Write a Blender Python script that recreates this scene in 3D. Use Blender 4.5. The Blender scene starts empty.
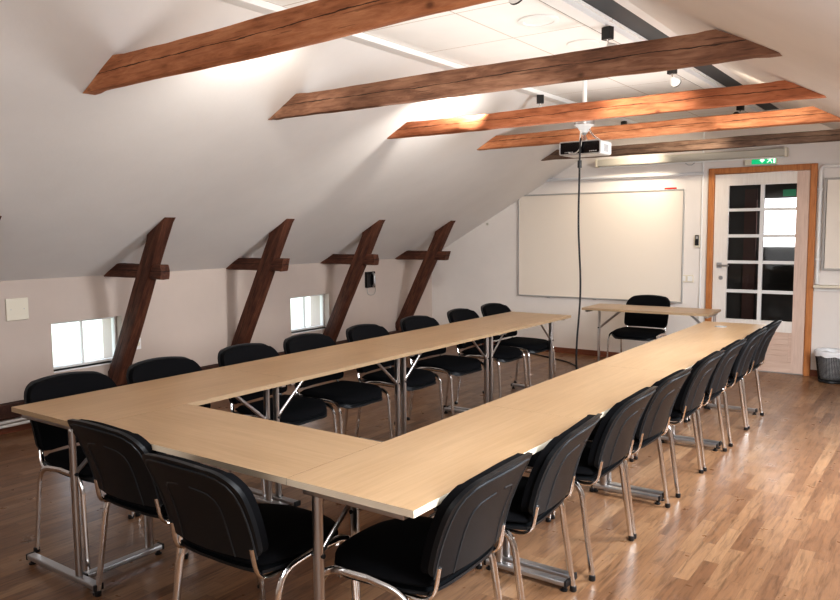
import bpy, bmesh, math, random
from mathutils import Vector, Matrix, noise
random.seed(7)
C = bpy.context.scene.collection
PI = math.pi

# ------------------------------------------------------------------ camera
HC = 1.52
CYAW, CPITCH, CROLL, CF = map(float, (35.42, 5.24, -0.487, 754.5))
def camera():
    th, ph, ro = map(math.radians, (CYAW, CPITCH, CROLL))
    F = Vector((-math.sin(th)*math.cos(ph), math.cos(th)*math.cos(ph), -math.sin(ph)))
    R0 = Vector((math.cos(th), math.sin(th), 0)); U0 = R0.cross(F)
    R = R0*math.cos(ro)+U0*math.sin(ro); U = -R0*math.sin(ro)+U0*math.cos(ro)
    cd = bpy.data.cameras.new('camera'); cd.sensor_width = 36; cd.lens = CF*36/840
    cd.clip_start = .05
    co = bpy.data.objects.new('camera', cd); C.objects.link(co)
    M = Matrix(((R.x, U.x, -F.x, 0), (R.y, U.y, -F.y, 0), (R.z, U.z, -F.z, HC), (0, 0, 0, 1)))
    co.matrix_world = M
    bpy.context.scene.camera = co
camera()

# ------------------------------------------------------------------ materials
def mat(name, color=(.8, .8, .8), rough=.5, metal=0, spec=.5, coat=0, emit=None, estr=0):
    m = bpy.data.materials.new(name); m.use_nodes = True
    b = m.node_tree.nodes['Principled BSDF']
    b.inputs['Base Color'].default_value = (*color, 1)
    b.inputs['Roughness'].default_value = rough
    b.inputs['Metallic'].default_value = metal
    b.inputs['Specular IOR Level'].default_value = spec
    b.inputs['Coat Weight'].default_value = coat
    if emit:
        b.inputs['Emission Color'].default_value = (*emit, 1)
        b.inputs['Emission Strength'].default_value = estr
    return m
class NT:
    def __init__(s, m): s.m = m; s.n = m.node_tree.nodes; s.l = m.node_tree.links; s.b = s.n['Principled BSDF']
    def new(s, t, **k):
        n = s.n.new(t)
        for a, v in k.items(): setattr(n, a, v)
        return n
    def math(s, op, a, b=None, c=None):
        n = s.n.new('ShaderNodeMath'); n.operation = op
        for i, v in enumerate((a, b, c)):
            if v is None: continue
            if isinstance(v, (int, float)): n.inputs[i].default_value = v
            else: s.l.new(v, n.inputs[i])
        return n.outputs[0]
    def ramp(s, fac, stops):
        n = s.n.new('ShaderNodeValToRGB'); e = n.color_ramp.elements
        while len(e) < len(stops): e.new(.5)
        for q, (p, c) in zip(e, stops): q.position = p; q.color = (*c, 1)
        s.l.new(fac, n.inputs[0]); return n.outputs[0]
    def mix(s, fac, a, b, mode='MIX'):
        n = s.n.new('ShaderNodeMix'); n.data_type = 'RGBA'; n.blend_type = mode
        for i, v in ((0, fac), (6, a), (7, b)):
            if isinstance(v, (int, float)): n.inputs[i].default_value = v
            elif isinstance(v, tuple): n.inputs[i].default_value = (*v, 1)
            else: s.l.new(v, n.inputs[i])
        return n.outputs[2]
    def coord(s, scale=(1, 1, 1), kind='Object'):
        tc = s.n.new('ShaderNodeTexCoord'); mp = s.n.new('ShaderNodeMapping')
        mp.inputs['Scale'].default_value = scale
        s.l.new(tc.outputs[kind], mp.inputs[0]); return mp.outputs[0]
    def noise(s, vec, scale, detail=4, rough=.55, dist=0):
        n = s.n.new('ShaderNodeTexNoise'); s.l.new(vec, n.inputs['Vector'])
        n.inputs['Scale'].default_value = scale; n.inputs['Detail'].default_value = detail
        n.inputs['Roughness'].default_value = rough; n.inputs['Distortion'].default_value = dist
        return n.outputs[0]
    def bump(s, h, strength=.3, dist=.01):
        n = s.n.new('ShaderNodeBump'); n.inputs['Strength'].default_value = strength; n.inputs['Distance'].default_value = dist
        s.l.new(h, n.inputs['Height']); s.l.new(n.outputs[0], s.b.inputs['Normal'])
    def color(s, c): s.l.new(c, s.b.inputs['Base Color'])
    def rough(s, c): s.l.new(c, s.b.inputs['Roughness'])

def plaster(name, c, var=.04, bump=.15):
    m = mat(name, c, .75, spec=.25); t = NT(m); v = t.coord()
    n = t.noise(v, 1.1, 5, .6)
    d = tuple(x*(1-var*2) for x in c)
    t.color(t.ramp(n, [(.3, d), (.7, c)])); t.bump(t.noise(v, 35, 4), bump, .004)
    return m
M = {}
M['wall'] = plaster('wall_plaster', (.82, .77, .73))
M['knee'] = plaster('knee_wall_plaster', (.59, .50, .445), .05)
M['slope'] = plaster('slope_plaster', (.83, .80, .77))
# tiled flat ceiling
m = mat('ceiling_tile', (.86, .84, .81), .7, spec=.25); t = NT(m); v = t.coord()
sp = t.new('ShaderNodeSeparateXYZ'); t.l.new(v, sp.inputs[0])
def gridline(t, val, off, per, w):
    a = t.math('ADD', val, off); a = t.math('DIVIDE', a, per); a = t.math('FRACT', a)
    a = t.math('SUBTRACT', a, .5); a = t.math('ABSOLUTE', a); return t.math('GREATER_THAN', a, .5-w/per)
g = t.math('MAXIMUM', gridline(t, sp.outputs[0], 2.33+13.4, .67, .004), gridline(t, sp.outputs[1], -3.64+13.4, .67, .004))
t.color(t.mix(g, t.ramp(t.noise(v, 2), [(.3, (.82, .80, .77)), (.7, (.88, .86, .83))]), (.55, .47, .40)))
M['ceil'] = m
# parquet
m = mat('parquet', (.4, .25, .15), .3, spec=.4); t = NT(m); v = t.coord()
sp = t.new('ShaderNodeSeparateXYZ'); t.l.new(v, sp.inputs[0])
xr = t.math('DIVIDE', sp.outputs[0], .068); row = t.math('FLOOR', xr)
wn = t.new('ShaderNodeTexWhiteNoise', noise_dimensions='1D'); t.l.new(row, wn.inputs['W'])
yy = t.math('ADD', t.math('DIVIDE', sp.outputs[1], .46), t.math('MULTIPLY', wn.outputs[0], 7.3)); cell = t.math('FLOOR', yy)
cb = t.new('ShaderNodeCombineXYZ'); t.l.new(row, cb.inputs[0]); t.l.new(cell, cb.inputs[1])
wn2 = t.new('ShaderNodeTexWhiteNoise', noise_dimensions='3D'); t.l.new(cb.outputs[0], wn2.inputs['Vector'])
# wide board every three strips
row3 = t.math('FLOOR', t.math('DIVIDE', sp.outputs[0], .204))
wn3 = t.new('ShaderNodeTexWhiteNoise', noise_dimensions='1D'); t.l.new(row3, wn3.inputs['W'])
tone = t.math('ADD', t.math('MULTIPLY', wn2.outputs[0], .8), t.math('MULTIPLY', wn3.outputs[0], .2))
ad = t.new('ShaderNodeVectorMath', operation='ADD'); t.l.new(v, ad.inputs[0]); sc = t.new('ShaderNodeVectorMath', operation='SCALE')
t.l.new(wn2.outputs[1], sc.inputs[0]); sc.inputs['Scale'].default_value = 9; t.l.new(sc.outputs[0], ad.inputs[1])
mp = t.new('ShaderNodeMapping'); mp.inputs['Scale'].default_value = (1, .09, 1); t.l.new(ad.outputs[0], mp.inputs[0])
gr = t.noise(mp.outputs[0], 55, 6, .65, .6)
base = t.ramp(tone, [(0, (.150, .073, .037)), (.3, (.200, .103, .053)), (.65, (.240, .130, .068)), (1, (.315, .185, .102))])
grain = t.ramp(gr, [(.30, (.50, .48, .46)), (.50, (1, 1, 1)), (.72, (1.22, 1.2, 1.16))])
col = t.mix(1.0, base, grain, 'MULTIPLY')
fx = t.math('ABSOLUTE', t.math('SUBTRACT', t.math('FRACT', xr), .5)); fy = t.math('ABSOLUTE', t.math('SUBTRACT', t.math('FRACT', yy), .5))
gap = t.math('MAXIMUM', t.math('GREATER_THAN', fx, .488), t.math('GREATER_THAN', fy, .4975))
t.color(t.mix(t.math('MULTIPLY', gap, .35), col, (.08, .035, .018)))
t.rough(t.math('ADD', t.math('MULTIPLY', t.noise(v, 9, 6), .22), .20))
t.bump(t.math('SUBTRACT', gr, t.math('MULTIPLY', gap, 1.0)), .12, .002)
M['floor'] = m
# hewn timber
def timber(name, dark, mid, light, crack=True, sh=0.0):
    m = mat(name, mid, .65, spec=.3); t = NT(m)
    v = t.coord((.12, 1, 1)); v2 = t.coord((.35, 1, 1)); v3 = t.coord((1, 1, 1))
    g1 = t.noise(v, 38, 7, .65, 1.0); g2 = t.noise(v2, 9, 4, .6)
    f = t.math('ADD', t.math('MULTIPLY', g1, .55), t.math('MULTIPLY', g2, .45))
    f = t.math('ADD', t.math('MULTIPLY', f, .8), t.math('MULTIPLY', t.noise(t.coord((.5, 1, 1)), 2.2, 5, .7), .2))
    c = t.ramp(f, [(.36, dark), (.49, mid), (.64, light)])
    # knots
    vo = t.new('ShaderNodeTexVoronoi'); mpk = t.coord((1, 1.6, 1.6)); t.l.new(mpk, vo.inputs['Vector']); vo.inputs['Scale'].default_value = 3.6
    k = t.ramp(vo.outputs['Distance'], [(.03, (1, 1, 1)), (.10, (0, 0, 0))])
    c = t.mix(t.math('MULTIPLY', k, .7), c, tuple(x*.35 for x in dark))
    h = g1
    if crack:   # a long drying crack that wanders along the timber
        sp = t.new('ShaderNodeSeparateXYZ'); t.l.new(v3, sp.inputs[0])
        wv = t.noise(t.coord((1, 0, 0)), 1.3, 7, .62)
        z0 = t.math('ADD', sp.outputs[2], t.math('MULTIPLY', t.math('SUBTRACT', wv, .5), .06))
        th = t.math('MULTIPLY', t.noise(t.coord((1, 0, 0)), 5, 3), .011)
        cr = t.math('LESS_THAN', t.math('ABSOLUTE', t.math('SUBTRACT', z0, .005)), t.math('SUBTRACT', th, .0034))
        c = t.mix(t.math('MULTIPLY', cr, .85), c, tuple(x*.16 for x in dark))
        h = t.math('SUBTRACT', g1, t.math('MULTIPLY', cr, 2.0))
        # fine secondary checks along the grain
        g3 = t.noise(t.coord((.05, 1, 1)), 60, 3, .5); ck = t.math('GREATER_THAN', g3, .66)
        c = t.mix(t.math('MULTIPLY', ck, .45), c, tuple(x*.4 for x in dark))
    t.color(c); t.bump(h, .7, .006)
    return m
M['beam_o'] = timber('timber_orange', (.20, .075, .032), (.42, .165, .075), (.60, .28, .14))
M['beam_b'] = timber('timber_brown', (.09, .042, .026), (.20, .098, .058), (.34, .185, .115))
M['beam_r'] = timber('timber_red', (.17, .055, .024), (.36, .125, .055), (.50, .20, .10))
M['beam_d'] = timber('timber_grey_brown', (.075, .045, .032), (.16, .10, .07), (.27, .18, .13))
M['post'] = timber('timber_dark', (.035, .014, .010), (.085, .032, .019), (.17, .072, .042))
M['sill'] = timber('timber_sill', (.03, .014, .010), (.06, .026, .018), (.10, .045, .03), crack=False)
# laminate
def laminate(name, a, b, rough=.32):
    m = mat(name, a, rough, spec=.45); t = NT(m)
    g = t.noise(t.coord((1, .05, 1)), 60, 5, .6, .8); g2 = t.noise(t.coord((1, .25, 1)), 4, 3)
    t.color(t.ramp(t.math('ADD', t.math('MULTIPLY', g, .6), t.math('MULTIPLY', g2, .4)), [(.35, a), (.65, b)]))
    return m
M['lam'] = laminate('birch_laminate', (.45, .285, .15), (.555, .37, .21))
M['edge'] = mat('pale_edge_band', (.82, .73, .58), .35)
M['seam'] = mat('seam_brown', (.10, .055, .03), .7)
M['edgew'] = mat('wood_edge_band', (.36, .25, .15), .4)
def pine(name, a, b, scale=(1, 1, .08)):
    m = mat(name, a, .45, spec=.35); t = NT(m)
    g = t.noise(t.coord(scale), 45, 5, .6, 1.2)
    t.color(t.ramp(g, [(.3, a), (.7, b)])); return m
M['pine'] = pine('stained_pine', (.42, .155, .05), (.60, .26, .095))
M['pinel'] = pine('pale_pine', (.62, .36, .16), (.74, .47, .24))
M['wwash'] = pine('whitewashed_pine', (.80, .74, .68), (.86, .81, .76))
M['pinkwash'] = pine('shaded_whitewashed_pine', (.62, .46, .38), (.74, .57, .48))  # darker pink tone paints the shade on the leaf's right stile
M['pinkwash_h'] = pine('pinkish_washed_boards', (.60, .43, .34), (.72, .56, .47), (.08, 1, 1))
M['skirt'] = pine('reddish_skirting', (.16, .055, .03), (.24, .09, .05), (.1, .1, 1))
M['chrome'] = mat('chrome', (.80, .79, .78), .14, 1)
M['steel'] = mat('grey_steel', (.50, .50, .51), .28, .9)
M['brush'] = mat('table_leg_steel', (.50, .47, .45), .30, 1)
M['alu'] = mat('aluminium', (.50, .49, .48), .45, .5)
M['framegrey'] = mat('frame_grey', (.42, .40, .38), .5)
M['black'] = mat('black_plastic', (.012, .012, .013), .38)
M['gloss'] = mat('glossy_black', (.006, .006, .007), .12)
m = mat('black_fabric', (.0055, .0055, .0065), .95, spec=.12); t = NT(m); t.bump(t.noise(t.coord(), 900, 2), .4, .001); M['fabric'] = m
M['ridge'] = mat('plastic_ridge_highlight', (.028, .032, .036), .38)  # lighter grey paints the highlight along the shell ridges
m = mat('grained_black_plastic', (.0085, .0095, .011), .42, spec=.32); t = NT(m)
t.bump(t.noise(t.coord(), 420, 3), .35, .001); M['shell'] = m
M['white'] = mat('white_enamel', (.82, .81, .79), .4)
M['whitegloss'] = mat('whiteboard_enamel', (.82, .745, .66), .28)
M['cream'] = mat('cream_plastic', (.74, .68, .56), .45)
M['screen'] = mat('screen_case_grey', (.52, .49, .42), .5)
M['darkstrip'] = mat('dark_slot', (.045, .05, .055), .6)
M['grey'] = mat('grey_plastic', (.35, .35, .35), .5)
M['red'] = mat('red_plastic', (.65, .04, .03), .4)
M['green'] = mat('exit_green', (.0, .42, .16), .4, emit=(0, .5, .2), estr=.6)
M['greend'] = mat('dim_exit_green', (.03, .16, .09), .5, emit=(.05, .3, .15), estr=.3)
M['signwhite'] = mat('exit_white', (.9, .95, .9), .4, emit=(.85, 1, .9), estr=.9)
M['liner'] = mat('white_bin_liner', (.72, .72, .73), .4)
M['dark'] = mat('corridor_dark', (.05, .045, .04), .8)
M['darkred'] = mat('corridor_red_board', (.10, .045, .035), .7)
M['glow'] = mat('bright_pane_light', (.9, .9, .95), .5, emit=(.95, .97, 1), estr=4)
m = bpy.data.materials.new('pane_glass'); m.use_nodes = True
n = m.node_tree; n.nodes.clear()
out = n.nodes.new('ShaderNodeOutputMaterial'); mx = n.nodes.new('ShaderNodeMixShader'); tr = n.nodes.new('ShaderNodeBsdfTransparent'); gl = n.nodes.new('ShaderNodeBsdfGlossy')
fr = n.nodes.new('ShaderNodeFresnel'); fr.inputs[0].default_value = 1.5; gl.inputs['Roughness'].default_value = .03
n.links.new(fr.outputs[0], mx.inputs[0]); n.links.new(tr.outputs[0], mx.inputs[1]); n.links.new(gl.outputs[0], mx.inputs[2]); n.links.new(mx.outputs[0], out.inputs[0])
M['glass'] = m

# ------------------------------------------------------------------ helpers
def obj(name, bm, material, parent=None, smooth=False, loc=None, bevel=0, recalc=True):
    if recalc: bmesh.ops.recalc_face_normals(bm, faces=bm.faces)
    me = bpy.data.meshes.new(name); bm.to_mesh(me); bm.free()
    for mm in (material if isinstance(material, (list, tuple)) else [material]): me.materials.append(mm)
    if smooth:
        for p in me.polygons: p.use_smooth = True
        if smooth != 'all': me.set_sharp_from_angle(angle=math.radians(40))
    o = bpy.data.objects.new(name, me); C.objects.link(o)
    if parent is not None: o.parent = parent
    if loc: o.location = loc
    if bevel:
        b = o.modifiers.new('bevel', 'BEVEL'); b.width = bevel; b.segments = 2; b.limit_method = 'ANGLE'; b.angle_limit = math.radians(50)
    return o
def thing(name, label, cat, loc=(0, 0, 0), rotz=0, group=None):
    o = bpy.data.objects.new(name, None); C.objects.link(o); o.empty_display_size = .1
    o.location = loc; o.rotation_euler = (0, 0, rotz); o['label'] = label; o['category'] = cat
    if group: o['group'] = group
    return o
def tag(o, label, cat, group=None):
    o['label'] = label; o['category'] = cat
    if group: o['group'] = group
    return o
def struct(name, bm, material, parent=None, **k):
    o = obj(name, bm, material, parent, **k)
    if parent is None: o['kind'] = 'structure'
    return o
def box(bm, x0, x1, y0, y1, z0, z1, mi=0):
    vs = [bm.verts.new((x, y, z)) for x in (x0, x1) for y in (y0, y1) for z in (z0, z1)]
    for f in ((0, 1, 3, 2), (4, 6, 7, 5), (0, 4, 5, 1), (2, 3, 7, 6), (0, 2, 6, 4), (1, 5, 7, 3)):
        bm.faces.new([vs[i] for i in f]).material_index = mi
    return bm
def B(*a): return box(bmesh.new(), *a)
def quad(bm, pts, mi=0):
    f = bm.faces.new([bm.verts.new(p) for p in pts]); f.material_index = mi; return f
def sweep(bm, pts, r, seg=10, flat=None, caps=True, up=None):
    """tube along pts; r number or (ra, rb): half sizes across 'side' and 'up' directions"""
    pts = [Vector(p) for p in pts]; ra, rb = (r, r) if isinstance(r, (int, float)) else r
    rings = []; prev = None
    for i, p in enumerate(pts):
        d = (pts[min(i+1, len(pts)-1)]-pts[max(i-1, 0)]).normalized()
        if prev is None:
            ref = Vector(up) if up else (Vector((0, 0, 1)) if abs(d.z) < .9 else Vector((1, 0, 0)))
            s = d.cross(ref).normalized()
        else:
            s = (prev-d*prev.dot(d)).normalized()
        prev = s; u = s.cross(d)
        rings.append([bm.verts.new(p+s*math.cos(2*PI*k/seg)*ra+u*math.sin(2*PI*k/seg)*rb) for k in range(seg)])
    for a, b in zip(rings, rings[1:]):
        for k in range(seg): bm.faces.new((a[k], a[(k+1) % seg], b[(k+1) % seg], b[k]))
    if caps: bm.faces.new(rings[0][::-1]); bm.faces.new(rings[-1])
    return bm
def smoothpath(pts, r=.04, n=5):
    """round the corners of a polyline"""
    P = [Vector(p) for p in pts]; out = [P[0]]
    for a, b, c in zip(P, P[1:], P[2:]):
        d1 = (a-b); d2 = (c-b); k = min(r, d1.length*.48, d2.length*.48)
        s = b+d1.normalized()*k; e = b+d2.normalized()*k
        for i in range(n+1):
            q = i/n; out.append(s*(1-q)**2+b*2*q*(1-q)+e*q*q)
    out.append(P[-1]); return out
def lathe(bm, prof, seg=24, cx=0, cy=0, cz=0, axis='z'):
    rings = []
    for r, z in prof:
        ring = []
        for k in range(seg):
            a = 2*PI*k/seg; p = (r*math.cos(a), r*math.sin(a), z)
            if axis == 'y': p = (p[0], p[2], p[1])
            if axis == 'x': p = (p[2], p[0], p[1])
            ring.append(bm.verts.new((p[0]+cx, p[1]+cy, p[2]+cz)))
        rings.append(ring)
    for a, b in zip(rings, rings[1:]):
        for k in range(seg): bm.faces.new((a[k], a[(k+1) % seg], b[(k+1) % seg], b[k]))
    if prof[0][0] > 1e-6: bm.faces.new(rings[0])
    if prof[-1][0] > 1e-6: bm.faces.new(rings[-1][::-1])
    return bm
def dup(root, loc, rotz, label=None, group=None, name=None):
    r = root.copy(); C.objects.link(r); r.location = loc; r.rotation_euler = (0, 0, rotz)
    if label: r['label'] = label
    if group: r['group'] = group
    for ch in [o for o in KIDS[root.name]]:
        c = ch.copy(); C.objects.link(c); c.parent = r
        for g in KIDS2.get(ch.name, []):
            d = g.copy(); C.objects.link(d); d.parent = c
    return r
KIDS = {}; KIDS2 = {}
def remember(root):
    KIDS[root.name] = [o for o in bpy.data.objects if o.parent == root]
    for k in KIDS[root.name]: KIDS2[k.name] = [o for o in bpy.data.objects if o.parent == k]

# ------------------------------------------------------------------ room shell
XK, ZK, YW = -5.89, 1.168, 8.566         # left knee wall, its height, far wall
SL = .544                                # roof pitch
ZC = 2.72
XCL = XK+(ZC-ZK)/SL                      # -3.037
XBL, XBR, ZB = -3.858, -.658, 2.274
XCR = XBR-(ZC-ZB)/SL                     # -1.478
XR = 1.37; ZR = ZB-SL*(XR-XBR)
YR = -2.2
def slz(x): return ZK+(x-XK)*SL
struct('floor', B(XK-.1, XR+.1, YR, YW+.1, -.08, 0), M['floor'])
# left knee wall with two low windows (holes)
WIN = [(3.18, 3.805), (5.85, 6.47)]; WZ0, WZ1 = .415, .807
bm = bmesh.new()
T = .30
ys = [YR, WIN[0][0], WIN[0][1], WIN[1][0], WIN[1][1], YW+.1]
for i in range(5):
    if i in (1, 3):
        box(bm, XK-T, XK, ys[i], ys[i+1], 0, WZ0); box(bm, XK-T, XK, ys[i], ys[i+1], WZ1, ZK+.05)
    else: box(bm, XK-T, XK, ys[i], ys[i+1], 0, ZK+.05)
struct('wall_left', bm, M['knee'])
def slab(x0, z0, x1, z1, y0, y1, t):
    bm = bmesh.new(); d = Vector((x1-x0, 0, z1-z0)).normalized(); n = Vector((-d.z, 0, d.x))
    if n.z < 0: n = -n
    n *= t
    v = [bm.verts.new((x+dx, y, z+dz)) for y in (y0, y1) for (x, z, dx, dz) in ((x0, z0, 0, 0), (x1, z1, 0, 0), (x1, z1, n.x, n.z), (x0, z0, n.x, n.z))]
    for f in ((0, 1, 2, 3), (7, 6, 5, 4), (0, 4, 5, 1), (1, 5, 6, 2), (2, 6, 7, 3), (3, 7, 4, 0)): bm.faces.new([v[i] for i in f])
    return bm
struct('ceiling_slope_left', slab(XK, ZK, XCL, ZC, YR, YW+.1, .12), M['slope'])
# right slope with two unseen rooflights added to let in light
def slope_right():
    bm = bmesh.new()
    xs = [XCR, -.15, .75, XR+.02]
    yy = [YR, 1.2, 2.6, 4.2, 5.6, YW+.1]
    f = lambda x: ZB-SL*(x-XBR)
    for i in range(3):
        for j in range(5):
            if i == 1 and j in (1, 3): continue
            a, b, c, d = xs[i], xs[i+1], yy[j], yy[j+1]
            lo = [(a, c, f(a)), (b, c, f(b)), (b, d, f(b)), (a, d, f(a))]
            quad(bm, lo); quad(bm, [(x+.06, y, z+.11) for x, y, z in lo])
    # reveals
    for j in (1, 3):
        a, b, c, d = xs[1], xs[2], yy[j], yy[j+1]
        lo = [(a, c, f(a)), (b, c, f(b)), (b, d, f(b)), (a, d, f(a))]
        for k in range(4):
            p, q = lo[k], lo[(k+1) % 4]; quad(bm, [p, q, (q[0]+.06, q[1], q[2]+.11), (p[0]+.06, p[1], p[2]+.11)])
    return bm
struct('ceiling_slope_right', slope_right(), M['slope'])
struct('wall_right', B(XR, XR+.12, YR, YW+.1, 0, ZR+.08), M['wall'])
struct('ceiling', B(XCL-.03, -1.685, YR, YW+.1, ZC, ZC+.06), M['ceil'])
struct('ceiling_edge', B(-1.535, XCR+.04, YR, YW+.1, ZC, ZC+.06), M['slope'])
struct('ceiling_gap_shade', B(-1.690, -1.53, YR, YW+.1, ZC+.012, ZC+.07), M['darkstrip'])  # dark strip painting in the shade between flat ceiling and slope
# far wall with the door opening
DX0, DX1, DZ = -2.225, -1.173, 2.161
OX0, OX1, OZ = DX0+.05, DX1-.05, DZ-.05
def gable(y0, y1, hole=None):
    bm = bmesh.new()
    def col(xa, xb, zlo=0):
        pts = sorted({xa, xb} | {p for p in (XCL, XCR) if xa < p < xb})
        top = lambda x: slz(x) if x < XCL else (ZC+.02 if x <= XCR else ZB-SL*(x-XBR))
        for a, b in zip(pts, pts[1:]):
            v = [bm.verts.new(p) for y in (y0, y1) for p in ((a, y, zlo), (b, y, zlo), (b, y, top(b)), (a, y, top(a)))]
            for f in ((0, 1, 2, 3), (7, 6, 5, 4), (0, 4, 5, 1), (1, 5, 6, 2), (2, 6, 7, 3), (3, 7, 4, 0)): bm.faces.new([v[i] for i in f])
    if hole: col(XK, hole[0]); col(hole[0], hole[1], hole[2]); col(hole[1], XR)
    else: col(XK, XR)
    return bm
struct('wall_back', gable(YW, YW+.12, (OX0, OX1, OZ)), M['wall'])
struct('wall_rear', gable(YR-.12, YR), M['wall'])
# baseboards, sill timber and heating pipes
bm = bmesh.new(); box(bm, XK, DX0, YW-.018, YW, 0, .065); box(bm, DX1, XR, YW-.018, YW, 0, .065)
struct('baseboard_back', bm, M['skirt'])
struct('baseboard_left', B(XK, XK+.02, YR, YW-.02, 0, .05), M['skirt'])
struct('trim_2', B(XK, XK+.09, YR, YW-.02, .125, .235), M['sill'], bevel=.008)
bm = bmesh.new()
for z in (.066, .098): sweep(bm, [(XK+.055, YR, z), (XK+.055, YW-.05, z)], .012, 10)
for y in (2.05, 3.4, 4.8, 6.1, 7.5): box(bm, XK, XK+.06, y, y+.02, .05, .115)
tag(obj('heating_pipes', bm, M['white'], smooth=True), 'pair of white heating pipes running low along the window wall', 'pipe')

# windows in the knee wall
for i, (a, b) in enumerate(WIN):
    w = thing('window_%d' % (i+1), ['low square window beside the post nearest the camera', 'low square window beside the third post'][i], 'window')
    del w['category']; w['kind'] = 'structure'
    bm = bmesh.new(); x0, x1 = XK-.13, XK-.08; f = .02
    box(bm, x0, x1, a, a+f, WZ0, WZ1); box(bm, x0, x1, b-f, b, WZ0, WZ1); box(bm, x0, x1, a+f, b-f, WZ0, WZ0+f); box(bm, x0, x1, a+f, b-f, WZ1-f, WZ1)
    box(bm, x0+.01, x1-.01, (a+b)/2-.007, (a+b)/2+.007, WZ0+f, WZ1-f)
    obj('window_frame', bm, M['white'], w, bevel=.003)
    bm = bmesh.new(); xg = x0+.024; quad(bm, [(xg, a+f, WZ0+f), (xg, b-f, WZ0+f), (xg, b-f, WZ1-f), (xg, a+f, WZ1-f)])
    obj('glass', bm, M['glass'], w, recalc=False)
    bm = bmesh.new(); box(bm, XK-.08, XK+.005, a, b, WZ0-.012, WZ0); obj('window_sill', bm, M['white'], w)

# ------------------------------------------------------------------ timbers
def hewn(length, wy, hz, mitre0=None, mitre1=None, seed=0, jit=.006, n=None):
    """timber along local x from 0..length; wy in y (0..wy), hz centred in z. mitre: function z -> x offset"""
    bm = bmesh.new(); n = n or max(8, int(length/.05)); ring = []
    prof = []
    k = 5
    for i in range(k): prof.append((0, -hz/2+hz*i/k))
    for i in range(3): prof.append((wy*i/3, hz/2))
    for i in range(k): prof.append((wy, hz/2-hz*i/k))
    for i in range(3): prof.append((wy-wy*i/3, -hz/2))
    for i in range(n+1):
        q = i/n; rr = []
        for (y, z) in prof:
            x0 = mitre0(z) if mitre0 else 0; x1 = length+(mitre1(z) if mitre1 else 0)
            x = x0+(x1-x0)*q
            p = Vector((x*1.3, y*8, z*8+seed*7.7))
            a = noise.noise(p); b = noise.noise(p+Vector((31, 5, 9))); e = noise.noise(Vector((x*7, y*20, z*20+seed)))
            cz = 1 if z > 0 else -1; cy = 1 if y > wy/2 else -1
            corner = (abs(abs(z)-hz/2) < 1e-6) and (y < 1e-6 or abs(y-wy) < 1e-6)
            pull = (.006 if .02 < q < .98 else .001) if corner else 0
            jy = (a*jit+e*jit*.5)-cy*pull; jz = (b*jit*1.3+e*jit*.6)-cz*pull
            rr.append(bm.verts.new((x, y+jy, z+jz)))
        ring.append(rr)
    m = len(prof)
    for a, b in zip(ring, ring[1:]):
        for j in range(m): bm.faces.new((a[j], a[(j+1) % m], b[(j+1) % m], b[j]))
    bm.faces.new(ring[0][::-1]); bm.faces.new(ring[-1])
    return bm
BY = [2.322, 3.65, 4.963, 6.327, 7.722]
beamL = ['thick orange-brown hewn roof beam nearest the camera, running out of the picture top',
         'weathered brown hewn roof beam, second from the camera',
         'reddish roof beam just in front of the projector, spotlit at its window-far end',
         'orange spotlit roof beam directly behind the projector',
         'dark grey-brown roof beam closest to the whiteboard wall']
beamL[2] = 'reddish cracked roof beam that hides the top of the projector pole'
bz = [(2.288, 2.440), (2.277, 2.424), (2.272, 2.390), (2.294, 2.412), (2.288, 2.394)]
for i, y in enumerate(BY):
    z0, z1 = bz[i]; zc = (z0+z1)/2; h = z1-z0
    xl = XBL+(zc-ZB)/SL+.004; xr = XBR-(zc-ZB)/SL-.004
    bm = hewn(xr-xl, .075, h, lambda z: z/SL, lambda z: -z/SL, seed=i+1)
    o = obj('roof_beam', bm, M[['beam_o', 'beam_b', 'beam_r', 'beam_o', 'beam_d'][i]], smooth=True, loc=(xl, y, zc))
    if i == 0: o.location.z -= .018; o.location.x -= .036; o.rotation_euler.y = -.020
    tag(o, beamL[i], 'beam', 'roof beams spanning the attic')
postL = ['dark leaning timber post with short crosspiece, cut off by the picture edge',
         'dark leaning timber post with crosspiece against the window nearest the camera',
         'dark leaning timber post with crosspiece between the two low windows',
         'dark leaning timber post with crosspiece beside the black wall telephone',
         'dark leaning timber post with crosspiece closest to the whiteboard wall']
ang = math.atan2(1, .535)
PD = Vector((math.cos(ang), 0, math.sin(ang)))
PXC = -5.82
for i, y in enumerate(BY):
    t_ = thing('timber_brace', postL[i], 'timber post', (PXC, y, .3), 0, 'leaning timber posts along the window wall')
    # post: axis PD through (-5.77,.3); local x along PD, local z perpendicular (pointing up-left)
    N = Vector((-PD.z, 0, PD.x))
    # lower mitre: plane x = XK ; upper: slope plane
    def low(z): # find s with x = XK+.004
        return ((XK+.004)-PXC-N.x*z)/PD.x
    def upp(z):
        # .3+PD.z s+N.z z = ZK+SL*(-5.77+PD.x s+N.x z -XK)
        return (ZK+SL*(PXC+N.x*z-XK)-.3-N.z*z)/(PD.z-SL*PD.x)-.004
    # keep above floor: clamp
    def low2(z): return max(low(z), (.237-.3-N.z*z)/PD.z)
    L = 1.5
    bm = hewn(L, .105, .15, low2, lambda z: upp(z)-L, seed=20+i, n=34)
    o = obj('post', bm, M['post'], t_, smooth=True)
    o.matrix_local = Matrix(((PD.x, 0, N.x, 0), (0, 1, 0, 0), (PD.z, 0, N.z, 0), (0, 0, 0, 1)))
    zb = 1.212-.3; x0 = (1.212-ZK)/SL+XK-PXC+.004
    bm = hewn(.70, .085, .118, lambda z: z/SL, (lambda z: -abs(z)*.25) if i % 2 else (lambda z: z*.3), seed=40+i, n=16)
    o = obj('crosspiece', bm, M['post'], t_, smooth=True, loc=(x0, .010, zb))

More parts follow.
